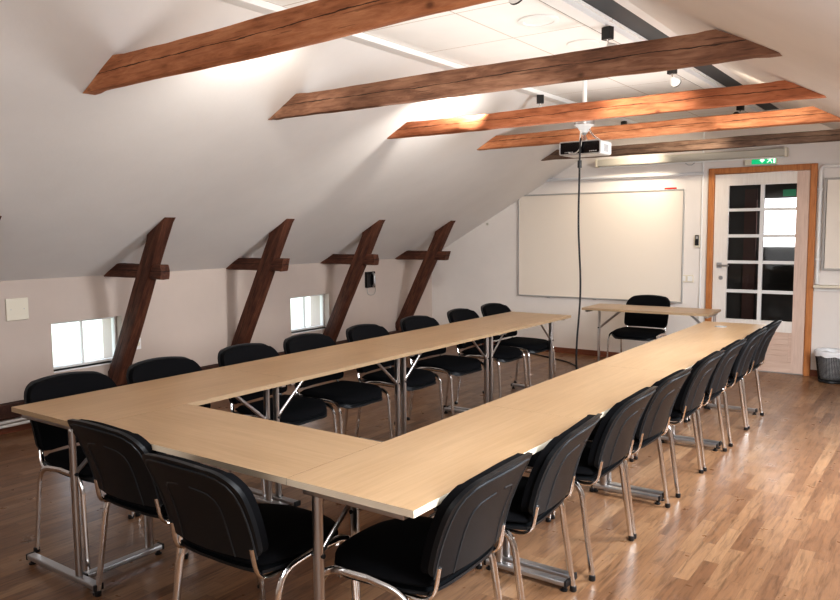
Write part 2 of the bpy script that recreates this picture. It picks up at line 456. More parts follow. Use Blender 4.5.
# ------------------------------------------------------------------ chairs
def make_chair(label):
    t = thing('conference_chair', label, 'chair', group='black stacking chairs around the tables')
    # seat cushion
    W, D0, D1 = .243, -.22, .245
    def seat_bm(top, bot, grow, sink=0):
        bm = bmesh.new(); NU, NV = 18, 16; G = []
        for side in (1, 0):
            rows = []
            for j in range(NV+1):
                v = -1+2*j/NV; row = []
                for i in range(NU+1):
                    u = -1+2*i/NU
                    # squircle map
                    k = 1-.10*abs(u*v)**1.5
                    x = u*(W+grow)*(1-.05*(v < 0)*abs(v)) * math.sqrt(max(0, 1-(.50 if v > 0 else .2)*abs(v)**3.5))
                    y = (D0+D1)/2+v*((D1-D0)/2+grow)*math.sqrt(max(0, 1-(.42 if v > 0 else .15)*abs(u)**3.5))
                    edge = max(abs(u), abs(v))
                    dome = -.010*(u*u)-.004*(v*v) - (.022 if v > .55 else 0)*((v-.55)/.45)**2 if v > .55 else -.010*(u*u)-.004*v*v
                    rise = .006*u*u*(1-v)
                    z = (top if side else bot)+dome*(1 if side else .9)+rise
                    if side and edge > .86: z -= .016*((edge-.86)/.14)**2
                    if not side and edge > .86: z += .010*((edge-.86)/.14)
                    row.append(bm.verts.new((x, y, z-sink)))
                rows.append(row)
            for j in range(NV):
                for i in range(NU): bm.faces.new((rows[j][i], rows[j][i+1], rows[j+1][i+1], rows[j+1][i]))
            G.append(rows)
        a, b = G
        for i in range(NU):
            bm.faces.new((a[0][i], a[0][i+1], b[0][i+1], b[0][i])); bm.faces.new((a[NV][i], a[NV][i+1], b[NV][i+1], b[NV][i]))
        for j in range(NV):
            bm.faces.new((a[j][0], a[j+1][0], b[j+1][0], b[j][0])); bm.faces.new((a[j][NU], a[j+1][NU], b[j+1][NU], b[j][NU]))
        return bm
    s = obj('seat', seat_bm(.478, .442, 0), M['fabric'], t, smooth='all')
    obj('seat_shell', seat_bm(.444, .428, .003), M['shell'], t, smooth=True)
    # backrest: profile rows from bottom to top along a leaned, slightly curved line
    Z0, Z1 = .480, .802
    def backline(s):       # s 0..1
        z = Z0+(Z1-Z0)*s
        y = -.238-.128*s-.018*math.sin(s*PI)*-1
        return y, z
    def halfw(s):
        H = Z1-Z0; zt = (1-s)*H; zb = s*H
        w = .238-.012*(1-s)
        R = .10
        if zt < R: w -= R-math.sqrt(max(0, R*R-(R-zt)**2))
        R = .045
        if zb < R: w -= (R-math.sqrt(max(0, R*R-(R-zb)**2)))
        return max(w, .02)
    def svals():
        out = [0, .004, .015, .035, .07, .12]; k = 10
        out += [.12+(.68-.12)*i/k for i in range(1, k+1)]
        out += [.75, .81, .86, .90, .935, .962, .982, .993, 1]
        return out
    def back_bm(yf, yb, shrink):
        bm = bmesh.new(); S = svals(); NU = 16; lay = []
        for off in (yf, yb):
            rows = []
            for s in S:
                y, z = backline(s); hw = halfw(s)-shrink
                if s > .95: z -= shrink
                if s < .03: z += shrink
                rows.append([bm.verts.new(((-1+2*i/NU)*hw, y+off+.034*((-1+2*i/NU)*hw/.238)**2, z+ (0.010*(1-((-1+2*i/NU))**2) if s > .9 else 0)*((s-.9)/.1 if s > .9 else 0))) for i in range(NU+1)])
            for a, b in zip(rows, rows[1:]):
                for i in range(NU): bm.faces.new((a[i], a[i+1], b[i+1], b[i]))
            lay.append(rows)
        f, k = lay
        for i in range(NU):
            bm.faces.new((f[0][i], f[0][i+1], k[0][i+1], k[0][i])); bm.faces.new((f[-1][i], f[-1][i+1], k[-1][i+1], k[-1][i]))
        for j in range(len(S)-1):
            bm.faces.new((f[j][0], f[j+1][0], k[j+1][0], k[j][0])); bm.faces.new((f[j][NU], f[j+1][NU], k[j+1][NU], k[j][NU]))
        return bm
    obj('backrest', back_bm(.032, -.002, .007), M['fabric'], t, smooth=True)
    # shell: rim thicker at border, recessed middle
    bm = back_bm(-.002, -.020, 0)
    def bp(u, s, off): # point on the back face
        y, z = backline(s); hw = halfw(s); x = u*.238
        return Vector((x, y+off+.034*u*u, z))
    rim = [bp(-.90, .02, -.020)]+[bp(-.90, s, -.020) for s in (.2, .4, .6)]+[bp(-.885, .74, -.02), bp(-.83, .84, -.02), bp(-.72, .91, -.02), bp(-.55, .945, -.02), bp(-.25, .965, -.02), bp(0, .97, -.02)]
    rim = rim+[Vector((-p.x, p.y, p.z)) for p in rim[:-1][::-1]]
    nf = len(bm.faces); sweep(bm, rim, (.0035, .0035), 6)
    for sx in (-1, 1):
        ln = [bp(sx*.55, .0, -.020)]+[bp(sx*.53, s, -.020) for s in (.2, .4, .55)]+[bp(sx*.50, .64, -.02), bp(sx*.42, .695, -.02), bp(sx*.28, .72, -.02), bp(sx*.12, .735, -.02)]
        sweep(bm, ln, (.003, .003), 6)
    bm.faces.ensure_lookup_table()
    for f in bm.faces[nf:]: f.material_index = 1
    obj('backrest_shell', bm, [M['shell'], M['ridge']], t, smooth=True)
    for sx in (-1, 1):
        fr_ = smoothpath([(sx*.254, .215, .012), (sx*.247, .185, .438), (sx*.241, .0, .440)], .075, 7)
        o = obj('leg', sweep(bmesh.new(), fr_, (.0085, .0135), 10, up=(0, 1, 0)), M['chrome'], t, smooth=True)
        obj('foot_cap', lathe(bmesh.new(), [(.013, 0), (.015, .004), (.014, .022), (.010, .024)], 12, sx*.2545, .216, 0), M['black'], o, smooth=True)
        rr_ = smoothpath([(sx*.241, .0, .440), (sx*.247, -.165, .428), (sx*.254, -.225, .012)], .085, 7)
        o = obj('leg', sweep(bmesh.new(), rr_, (.0085, .0135), 10, up=(0, 0, 1)), M['chrome'], t, smooth=True)
        obj('foot_cap', lathe(bmesh.new(), [(.013, 0), (.015, .004), (.014, .022), (.010, .024)], 12, sx*.2545, -.226, 0), M['black'], o, smooth=True)
        bk = smoothpath([(sx*.228, -.02, .425), (sx*.207, -.222, .405), (sx*.200, -.241, .520)], .07, 8)
        obj('back_support', sweep(bmesh.new(), bk, (.012, .0075), 10, up=(0, 0, 1)), M['chrome'], t, smooth=True)
    for y in (-.10, .12):
        obj('stretcher', sweep(bmesh.new(), [(-.240, y, .420), (.240, y, .420)], .009, 8), M['chrome'], t, smooth=True)
    remember(t)
    return t
FIRST = []
def chair(x, y, rz, label):
    if not FIRST:
        c = make_chair(label); FIRST.append(c); c.location = (x, y, 0); c.rotation_euler = (0, 0, rz); return c
    return dup(FIRST[0], (x, y, 0), rz, label)
nth = ['first', 'second', 'third', 'fourth', 'fifth', 'sixth', 'seventh', 'eighth']
# right hand row, sitter faces -x : rotz = +90deg
RY = [1.99, 2.59, 3.25, 3.80, 4.49, 5.06, 5.71, 6.265]
RR = [1, 5, 1, -1, 1, 0, 1, 0]
for i, y in enumerate(RY):
    lb = ('black chair with shell back at the near corner of the aisle-side row' if i == 0 else
          'black chair with shell back, last of the aisle-side row beside the door' if i == 7 else
          'black shell-back chair, %s from the near corner of the aisle-side row' % nth[i])
    chair(-1.458, y, PI/2+math.radians(RR[i]), lb)
LY = [2.035, 2.585, 3.21, 3.76, 4.40, 5.06, 5.76, 6.34]
LR = [0, -.5, .5, 0, 2, -2, 2, -1]
for i, y in enumerate(LY):
    lb = ('black fabric chair at the near corner of the window-side row' if i == 0 else
          'black fabric chair at the whiteboard end of the window-side row' if i == 7 else
          'black fabric chair, %s from the near corner of the window-side row' % nth[i])
    chair(-3.312, y, -PI/2+math.radians(LR[i]), lb)
ca = chair(-2.63, 1.922, 0, 'black shell-back chair at the head table, nearer the windows, with white fleck')
chair(-1.98, 1.81, 0, 'black shell-back chair at the head table, nearer the camera')
chair(-2.665, 7.66, PI, 'black chair facing the camera behind the small end table under the whiteboard')

obj('sticker', B(-.168, -.152, -.3645, -.3565, .752, .760), M['white'], ca)
# ------------------------------------------------------------------ tables
ZT = .74; TH = .022
def make_table(L, D, label, side, edge=None, ends=(.035, .035), dark=()):
    """local: length along y (0..L), depth along x (0..D); side=+1: legs' uprights near x=D, -1: near x=0"""
    t = thing('folding_table', label, 'table', group='birch folding tables')
    bm = B(.0004, D-.0004, .0004, L-.0004, ZT-TH, ZT)
    for f in bm.faces:
        c = f.calc_center_median()
        sd = '-x' if c.x < .001 else '+x' if c.x > D-.001 else '-y' if c.y < .001 else '+y' if c.y > L-.001 else ''
        f.material_index = (3 if sd in dark else 1) if sd else (0 if c.z > ZT-.001 else 2)
    obj('tabletop', bm, [M['lam'], edge or M['edge'], M['grey'], M['seam']], t)
    xu = D-.185 if side > 0 else .10
    xa, xb = (.03, D-.04) if side > 0 else (.04, D-.07)
    for k, y in enumerate((ends[0], L-ends[1])):
        sg = 1 if k == 0 else -1
        # upright
        o = obj('leg', sweep(bmesh.new(), [(xu, y, .05), (xu, y, ZT-TH-.002)], (.021, .0125) , 14, up=(0, 1, 0)), M['brush'], t, smooth=True)
        bmf = B(xa, xb, y-.020, y+.020, .024, .048)
        ft = obj('foot_bar', bmf, M['steel'], t, bevel=.006)
        for x in (xa, xb):
            obj('end_cap', B(x-.006, x+.006, y-.0215, y+.0215, .022, .050), M['black'], ft, bevel=.003)
        for x in (xa+.014, xb-.014): obj('glide', lathe(bmesh.new(), [(.015, 0), (.017, .006), (.009, .010), (.006, .026)], 12, x, y), M['black'], ft, smooth=True)
        obj('cross_rail', B(.05, D-.05, y-.016, y+.016, ZT-TH-.024, ZT-TH-.001), M['brush'], t, bevel=.003)
        obj('brace', sweep(bmesh.new(), [(xu, y+sg*.008, .50), (xu, y+sg*.255, ZT-TH-.012)], (.0055, .011), 8), M['brush'], t, smooth=True)
        obj('hinge', sweep(bmesh.new(), [(xu-.024, y, .50), (xu+.024, y, .50)], .008, 10), M['black'], t)
        obj('catch', B(xu-.02, xu+.02, *sorted((y+sg*.24, y+sg*.29)), ZT-TH-.022, ZT-TH-.001), M['black'], t)
    remember(t)
    return t
TL = 1.18
tl = make_table(TL, .62, '', 1, M['edgew'], dark=('+y',))
tl2 = make_table(TL, .62, '', 1, M['edgew'], dark=('-y', '+y'))
tlab = ['birch table at the near window-side corner, joined to the head table',
        'second birch table along the windows, counted from the near corner',
        'third birch table along the windows, counted from the near corner',
        'birch table ending the window-side row towards the whiteboard']
for k in range(4):
    loc = (-3.465, 1.665+k*TL, 0)
    if k == 0: tl.location = loc; tl['label'] = tlab[0]
    elif k == 1: tl2.location = loc; tl2['label'] = tlab[1]
    else: dup(tl2, loc, 0, tlab[k])
TR = 1.225
tr_ = make_table(TR, .50, '', -1, dark=('+y', '-x'))
tr2 = make_table(TR, .50, '', -1, dark=('-y', '+y', '-x'))
rlab = ['birch table with bright edge at the corner closest to the camera',
        'second birch table of the aisle-side row, counted from the camera',
        'third birch table of the aisle-side row, counted from the camera',
        'birch table with a cable grommet ending the aisle-side row by the door']
last = None
for k in range(4):
    loc = (-1.705, 1.655+k*TR, 0)
    if k == 0: tr_.location = loc; tr_['label'] = rlab[0]
    elif k == 1: tr2.location = loc; tr2['label'] = rlab[1]
    else: last = dup(tr2, loc, 0, rlab[k])
g = obj('cable_grommet', lathe(bmesh.new(), [(.045, 0), (.045, .003), (.034, .004), (.034, .001), (0, .001)], 20, 0, 0, ZT), M['grey'], last, smooth=True, loc=(.2, 6.24-(1.655+3*TR), 0))
# head table: length along x. local (x depth, y length) rotated -90deg: local y -> +x , local x -> -y
th_ = make_table(1.1374, .495, 'birch head table closing the near end of the U', -1, None, (-.187, .055), ('-y', '+y', '-x'))
th_.location = (-2.843, 1.655+.495, 0); th_.rotation_euler = (0, 0, -PI/2)
te = make_table(1.22, .50, 'small birch end table standing crosswise below the whiteboard', -1, M['edgew'])
te.location = (-3.05, 7.56, 0); te.rotation_euler = (0, 0, -PI/2+math.radians(1.5))

# ------------------------------------------------------------------ far wall things
y1 = YW
# whiteboard
WX0, WX1, WB0, WB1 = -4.528, -2.495, .703, 1.941
t_ = thing('whiteboard', 'large blank whiteboard with thin grey frame on the far wall', 'whiteboard', ((WX0+WX1)/2, y1, WB0))
hw = (WX1-WX0)/2; hh = WB1-WB0
obj('board_panel', B(-hw, hw, -.018, -.002, 0, hh), M['whitegloss'], t_)
bm = bmesh.new(); f = .016
box(bm, -hw-f, hw+f, -.026, -.001, -f, 0); box(bm, -hw-f, hw+f, -.026, -.001, hh, hh+f); box(bm, -hw-f, -hw, -.026, -.001, 0, hh); box(bm, hw, hw+f, -.026, -.001, 0, hh)
obj('frame', bm, M['alu'], t_, bevel=.003)
bm = B(hw-.38, hw-.03, -.075, -.026, -.014, -.006); box(bm, hw-.38, hw-.03, -.078, -.074, -.014, .008)
obj('pen_tray', bm, M['alu'], t_)
for x in (-.6, .0, .45): obj('clip', B(x-.02, x+.02, -.034, -.02, -.024, -.006), M['alu'], t_)
o = obj('marker_pen', sweep(bmesh.new(), [(-2.70, y1-.02, WB1+.026), (-2.57, y1-.02, WB1+.026)], .0095, 10), M['red'], smooth=True)
tag(o, 'red marker pen lying on the top edge of the whiteboard', 'marker')
# projection screen case, thin rail
t_ = thing('projection_screen', 'long grey-beige roller screen case above the door, screen rolled up', 'projection screen', (-2.455, y1, 2.283))
obj('case', B(-1.0, 1.0, -.15, -.06, -.040, .040), M['screen'], t_, bevel=.012)
for x in (-1.005, 1.005): obj('end_cap', B(x-.012, x+.012, -.155, -.055, -.045, .045), M['cream'], t_, bevel=.004)
obj('bottom_bar', sweep(bmesh.new(), [(-.98, -.105, -.048), (.98, -.105, -.048)], .009, 8), M['white'], t_, smooth=True)
for x in (-.6, .4): obj('wall_bracket', B(x-.02, x+.02, -.0595, -.001, -.02, .03), M['white'], t_)
obj('pull_loop', sweep(bmesh.new(), [(.0, -.105, -.055), (.03, -.105, -.075), (.07, -.105, -.078), (.10, -.105, -.055)], .004, 6), M['grey'], t_, smooth=True)
t_ = thing('picture_rail', 'thin white hanging rail on the far wall above the whiteboard', 'rail', (-3.23, y1, 2.118))
obj('rail', sweep(bmesh.new(), [(-.95, -.03, .008), (.95, -.03, -.004)], .017, 12), M['liner'], t_, smooth=True)
for x in (-.9, 0, .9): obj('bracket', B(x-.012, x+.012, -.03, -.001, -.012, .012), M['white'], t_)
tag(obj('surface_conduit', sweep(bmesh.new(), [(-2.292, y1-.012, .07), (-2.292, y1-.012, 2.60)], .010, 8), M['white'], smooth=True), 'thin white vertical conduit on the wall beside the door frame', 'conduit')
# exit sign
t_ = thing('exit_sign', 'small green emergency exit sign with white running figure above the door', 'sign', (-1.705, y1-.001, 2.172))
obj('housing', B(-.155, .155, -.05, 0, 0, .095), M['cream'], t_, bevel=.004)
sg = obj('sign_face', B(-.085, .150, -.053, -.0505, .008, .087), M['green'], t_)
bm = bmesh.new(); yv = -.0545
def poly(bm, pts): 
    bm.faces.new([bm.verts.new((x, yv, z)) for x, z in pts])
poly(bm, [(-.01, .05), (.018, .022), (.046, .05), (.034, .05), (.034, .078), (.002, .078), (.002, .05)])      # arrow down
poly(bm, [(.075, .06), (.088, .068), (.102, .060), (.096, .042), (.084, .040)])     # torso
poly(bm, [(.084, .042), (.094, .042), (.080, .026), (.066, .018), (.062, .024), (.074, .030)])
poly(bm, [(.088, .042), (.098, .040), (.112, .030), (.112, .016), (.105, .016), (.104, .026)])
poly(bm, [(.100, .062), (.098, .054), (.114, .050), (.120, .056)])
poly(bm, [(.078, .062), (.084, .068), (.068, .060), (.062, .050), (.068, .050)])
vs = [(.100+.0085*math.cos(a*PI/5), .0765+.0075*math.sin(a*PI/5)) for a in range(10)]; poly(bm, vs)
poly(bm, [(.124, .014), (.142, .014), (.142, .082), (.124, .082)])
obj('pictogram', bm, M['signwhite'], sg)
# light switch, thermostat handset
t_ = thing('light_switch', 'cream double light switch at the lower corner of the whiteboard', 'switch', (-2.44, y1, .965))
obj('plate', B(-.075, .075, -.012, -.001, -.042, .042), M['cream'], t_, bevel=.003)
for x in (-.038, .038): obj('rocker', B(x-.026, x+.026, -.017, -.0125, -.028, .028), M['white'], t_, bevel=.002)
t_ = thing('remote_control', 'small dark remote in a wall holder between whiteboard and door', 'remote', (-2.335, y1, 1.38))
obj('holder', B(-.03, .03, -.022, -.001, -.07, .06), M['cream'], t_, bevel=.003)
rc = obj('handset', B(-.018, .022, -.036, -.0225, -.045, .068), M['black'], t_, bevel=.004)
obj('display', B(-.010, .014, -.0375, -.0365, .025, .055), M['grey'], rc)
t_ = thing('wall_board', 'white board right of the door, cut off by the picture edge', 'board', (-.60, y1, 1.11))
obj('panel', B(-.48, .5, -.03, -.001, 0, .88), M['whitegloss'], t_)
bm = bmesh.new(); box(bm, -.505, -.485, -.045, -.001, -.01, .89); box(bm, -.505, .52, -.04, -.001, .88, .90); box(bm, -.505, .52, -.04, -.001, -.02, 0)
obj('frame', bm, M['framegrey'], t_)
t_ = thing('wall_ledge', 'narrow cream shelf ledge on the wall right of the door', 'ledge', (-.55, y1, .93))
obj('shelf_board', B(-.61, 1.0, -.12, -.001, -.012, .012), M['cream'], t_, bevel=.003)
obj('support_rail', B(-.61, 1.0, -.03, -.001, -.05, -.0125), M['white'], t_)
t_ = thing('corner_pipe', 'white vertical pipe with elbow beside the door frame', 'pipe', (-1.142, y1, 0))
obj('riser', sweep(bmesh.new(), smoothpath([(0, -.025, .95), (0, -.025, 2.13), (.55, -.025, 2.115)], .05), .018, 12), M['white'], t_, smooth=True)
for z in (1.2, 1.9): obj('clamp', B(-.024, .024, -.046, -.001, z-.01, z+.01), M['white'], t_)

# door
d = thing('door_1', '', 'door', (0, 0, 0)); del d['category']; d['kind'] = 'structure'
d['label'] = 'whitewashed pine door with ten glass panes in an orange pine frame'
bm = bmesh.new(); yf0, yf1 = YW-.035, YW+.10
box(bm, DX0, DX0+.062, yf0, yf1, 0, DZ); box(bm, DX1-.062, DX1, yf0, yf1, 0, DZ); box(bm, DX0+.062, DX1-.062, yf0, yf1, DZ-.062, DZ)
obj('door_frame', bm, M['pine'], d, bevel=.006)
lx0, lx1 = DX0+.066, DX1-.066; yl0, yl1 = YW-.012, YW+.03
px = [(-2.018, -1.702), (-1.663, -1.358)]
rows = [(1.725+.004, 1.972), (1.454, 1.697), (1.175, 1.420), (.86+.004, 1.142), (.545, .83)]
bm = bmesh.new()
box(bm, lx0, px[0][0], yl0, yl1, .01, DZ-.068); 
box(bm, px[0][0], px[1][1], yl0, yl1, rows[0][1], DZ-.068)
box(bm, px[0][0], px[1][1], yl0, yl1, .43, rows[4][0])
obj('door_leaf', bm, M['wwash'], d)
obj('door_stile', B(px[1][1], lx1, yl0, yl1, .01, DZ-.068), M['pinkwash'], d)
bm = bmesh.new(); box(bm, px[0][0], px[1][1], yl0+.012, yl1-.012, .12, .43)
box(bm, px[0][0], px[1][1], yl0, yl1, .01, .12)
for k in range(5): box(bm, px[0][0]+.03, px[1][1]-.03, yl0+.004, yl0+.02, .135+k*.057, .135+k*.057+.051)
obj('door_panel', bm, M['pinkwash_h'], d)
bm = bmesh.new(); box(bm, px[0][1], px[1][0], yl0+.002, yl1-.002, rows[4][0], rows[0][1])
for (a, b) in zip(rows, rows[1:]):
    for p in px: box(bm, p[0], p[1], yl0+.004, yl1-.004, b[1], a[0])
obj('glazing_bars', bm, M['white'], d)
bm = bmesh.new(); quad(bm, [(px[0][0], YW+.01, rows[4][0]), (px[1][1], YW+.01, rows[4][0]), (px[1][1], YW+.01, rows[0][1]), (px[0][0], YW+.01, rows[0][1])]); obj('glass', bm, M['glass'], d, recalc=False)
bm = bmesh.new(); sweep(bm, smoothpath([(-2.095, yl0-.001, 1.12), (-2.095, yl0-.05, 1.12), (-1.985, yl0-.05, 1.12)], .012), .009, 10); box(bm, -2.12, -2.07, yl0-.010, yl0-.0005, 1.09, 1.15)
lathe(bm, [(.022, yl0-.008), (.022, yl0-.0005)], 14, -2.075, 0, .985, axis='y')
obj('door_handle', bm, M['steel'], d, smooth=True)
obj('threshold', B(DX0+.062, DX1-.062, YW-.02, YW+.10, 0, .010), M['steel'], d)
# corridor beyond the door
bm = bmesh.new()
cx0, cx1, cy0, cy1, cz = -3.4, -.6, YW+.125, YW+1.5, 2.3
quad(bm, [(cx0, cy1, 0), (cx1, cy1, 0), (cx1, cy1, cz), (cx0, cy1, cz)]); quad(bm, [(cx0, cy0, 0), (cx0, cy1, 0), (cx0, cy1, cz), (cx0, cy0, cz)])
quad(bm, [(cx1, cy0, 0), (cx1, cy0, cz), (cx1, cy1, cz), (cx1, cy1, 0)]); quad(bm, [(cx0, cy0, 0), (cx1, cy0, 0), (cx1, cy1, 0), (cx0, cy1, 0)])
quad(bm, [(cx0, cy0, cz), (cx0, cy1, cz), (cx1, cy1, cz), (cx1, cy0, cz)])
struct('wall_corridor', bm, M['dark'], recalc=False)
struct('window_3', B(-1.96, -1.57, cy1-.03, cy1-.005, 1.29, 1.875), M['glow'])  # self-lit pane giving the bright white patch in the door glass
struct('trim_3', B(-2.17, -2.03, cy1-.06, cy1-.005, 0, 2.0), M['darkred'])
t_ = thing('exit_sign_reflection', 'dim green panel behind the upper door panes, as a reflected exit sign', 'sign', (-1.66, cy1-.10, 1.93))  # glowing panel stands in for an exit sign reflected in the glass
obj('sign_face', B(-.07, .07, -.012, 0, -.035, .045), M['greend'], t_)
obj('bracket', B(-.01, .01, 0, .095, .0, .02), M['steel'], t_)

# waste bin
bx, by_ = -.955, 8.33
t_ = thing('waste_bin', 'black mesh waste bin with white liner beside the door', 'bin', (bx, by_, 0))
prof = [(.105, .004), (.105+.004, .012)]+[(.109+.041*i/22, .012+.288*i/22) for i in range(1, 23)]
bm = bmesh.new(); seg = 60; rings = []
for i in range(25):
    z = .012+.288*i/24; r = .110+.040*i/24
    rings.append([bm.verts.new((r*math.cos(2*PI*k/seg), r*math.sin(2*PI*k/seg), z)) for k in range(seg)])
for a, b in zip(rings, rings[1:]):
    for k in range(seg): bm.faces.new((a[k], a[(k+1) % seg], b[(k+1) % seg], b[k]))
o = obj('mesh_body', bm, M['black'], t_); w = o.modifiers.new('wire', 'WIREFRAME'); w.thickness = .0042; w.use_replace = True
bm = bmesh.new(); lathe(bm, [(.0, .002), (.112, .002), (.116, .008), (.114, .022), (0, .02)], 32); 
obj('base', bm, M['black'], t_, smooth=True)
bm = bmesh.new(); rings = []
pr = [(.02, .03), (.09, .03), (.102, .06), (.118, .16), (.135, .27), (.143, .305), (.150, .318), (.157, .308), (.160, .285), (.158, .262)]
for j, (r, z) in enumerate(pr):
    rings.append([bm.verts.new(((r+.006*noise.noise(Vector((k*.5, j*.9, 3))))*math.cos(2*PI*k/48), (r+.006*noise.noise(Vector((k*.5, j*.9, 3))))*math.sin(2*PI*k/48), z+(.02*noise.noise(Vector((k*.33, j, 8))) if j > 4 else 0))) for k in range(48)])
for a, b in zip(rings, rings[1:]):
    for k in range(48): bm.faces.new((a[k], a[(k+1) % 48], b[(k+1) % 48], b[k]))
obj('liner', bm, M['liner'], t_, smooth='all')

# ------------------------------------------------------------------ window wall things
t_ = thing('blank_wall_plate', 'square cream cover plate on the window wall near the picture edge', 'wall plate', (XK, 2.915, .945))
obj('plate', B(.001, .014, -.085, .085, -.085, .085), M['cream'], t_, bevel=.004)
for a in (-.05, .05): obj('screw', lathe(bmesh.new(), [(.004, .014), (.004, .0155)], 10, 0, a, 0, axis='x'), M['steel'], t_)
t_ = thing('wall_socket', 'small white socket on the window wall behind the second chair', 'socket', (XK, 3.945, .545))
obj('plate', B(.001, .012, -.035, .035, -.05, .05), M['white'], t_, bevel=.003)
obj('outlet', lathe(bmesh.new(), [(.022, .0125), (.022, .015), (.018, .0152), (.0, .0135)], 16, 0, 0, 0, axis='x'), M['cream'], t_, smooth=True)
t_ = thing('wall_telephone', 'black wall telephone with a looping cord beside the third post', 'telephone', (XK, 7.20, .93))
obj('base', B(.001, .035, -.085, .085, -.10, .095), M['gloss'], t_, bevel=.006)
obj('handset', sweep(bmesh.new(), smoothpath([(.036, .035, -.085), (.062, .035, -.06), (.062, .035, .05), (.036, .035, .08)], .02), (.016, .014), 10), M['steel'], t_, smooth=True)
obj('cord', sweep(bmesh.new(), [(.02+.005*math.sin(a*3), .02+.085*math.sin(a), -.135-.06*math.cos(a)) for a in [x*2*PI/28 for x in range(28)]]+[(.02, .02, -.195)], .0035, 6), M['grey'], t_, smooth=True)
t_ = thing('wall_hook', 'tiny brown hook on the far wall left of the whiteboard', 'hook', (-5.0, y1, 1.60))
obj('back_plate', B(-.012, .012, -.006, -.001, -.015, .015), M['screen'], t_)
obj('prong', sweep(bmesh.new(), [(0, -.006, .0), (0, -.03, -.005), (0, -.035, .012)], .004, 6), M['screen'], t_, smooth=True)

# ------------------------------------------------------------------ ceiling things
def rail(x, label):
    t = thing('lighting_track', label, 'track', (x, 3.3, ZC), 0)
    obj('profile', B(-.060, .045, -5.4, 5.2, -.034, -.001), M['white'], t, bevel=.003)
    obj('channel', B(-.012, .012, -5.4, 5.2, -.0365, -.0345), M['darkstrip'], t)
    return t
def rail2(x, sgn, label):
    t = thing('lighting_track', label, 'track', (x, 3.3, ZC), 0)
    a, b = sorted((0, sgn*.09))
    obj('profile', B(a, b, -5.4, 5.2, -.038, -.001), M['white'], t, bevel=.003)
    a, b = sorted((-sgn*.001, -sgn*.014))
    obj('channel', B(a, b, -5.4, 5.2, -.030, -.001), M['darkstrip'], t)
    return t
rail2(-3.085, 1, 'white lighting track along the window side of the ceiling')
rail2(-1.79, 1, 'white lighting track along the aisle side of the ceiling')
def spotlight(x, y, dirx, diry, label, first=[]):
    rz = math.atan2(diry, dirx)
    if not first:
        t = thing('track_spotlight', label, 'spotlight', group='spotlights on the ceiling tracks')
        obj('adapter', B(-.020, .020, -.030, .030, -.072, -.0005), M['black'], t, bevel=.003)
        obj('arm', sweep(bmesh.new(), [(0, 0, -.070), (.003, 0, -.085), (.015, 0, -.095)], .005, 8), M['chrome'], t, smooth=True)
        bm = lathe(bmesh.new(), [(.010, -.035), (.016, -.028), (.030, .0), (.036, .018), (.036, .024), (.031, .024)], 24, 0, 0, 0, axis='x')
        h = obj('lamp_head', bm, M['white'], t, smooth=True, loc=(.035, 0, -.112)); h.rotation_euler = (0, math.radians(28), 0)
        rm = lathe(bmesh.new(), [(.031, .025), (.037, .025), (.037, .032), (.030, .032), (.014, .010), (0, .008)], 24, 0, 0, 0, axis='x')
        obj('reflector', rm, M['black'], h, smooth=True)
        remember(t); first.append(t); t.location = (x, y, ZC-.039); t.rotation_euler = (0, 0, rz); return t
    return dup(first[0], (x, y, ZC-.039), rz, label)
zz = [(-1.66, 3.04, 0, 1, 'black-rimmed spotlight just behind the beam nearest the camera'),
      (-1.70, 4.28, .3, 1, 'spotlight with black adapter on the aisle-side track above the second beam'),
      (-1.70, 5.49, .2, 1, 'white-headed spotlight hanging from a black adapter above the reddish third beam'),
      (-1.70, 7.55, -.3, -1, 'spotlight with black adapter on the aisle-side track closest to the door'),
      (-3.0, 4.74, -1, .1, 'spotlight with black adapter on the window-side track behind the second beam'),
      (-3.0, 6.04, -.6, 1, 'spotlight with black adapter on the window-side track between third and fourth beams'),
      (-3.0, 8.05, .4, .5, 'spotlight with black adapter on the window-side track closest to the whiteboard')]
for a in zz: spotlight(*a)
t_ = thing('ceiling_speaker', 'round white speaker recessed in the ceiling tiles', 'speaker', (-2.02, 4.04, ZC))
obj('rim', lathe(bmesh.new(), [(.085, -.001), (.12, -.001), (.118, -.010), (.090, -.012), (.085, -.006)], 32), M['white'], t_, smooth=True)
obj('grille', lathe(bmesh.new(), [(.0, -.005), (.088, -.004)], 32), M['liner'], t_)
t_ = thing('ceiling_vent', 'round slotted air vent in the ceiling beside the aisle-side track', 'vent', (-2.03, 4.70, ZC))
obj('rim', lathe(bmesh.new(), [(.085, -.001), (.105, -.001), (.103, -.010), (.088, -.010)], 32), M['white'], t_, smooth=True)
bm = bmesh.new()
for k in range(14):
    a = 2*PI*k/14
    for r0, r1 in ((.03, .05), (.058, .08)):
        p = [(r0, -.055), (r1, -.055*.8), (r1, .055*.8), (r0, .055)]
        pts = [(r*math.cos(a+w*3), r*math.sin(a+w*3), -.006) for r, w in p]; quad(bm, pts)
obj('slots', bm, M['darkstrip'], t_)
obj('plate', lathe(bmesh.new(), [(.0, -.004), (.09, -.003)], 32), M['white'], t_)

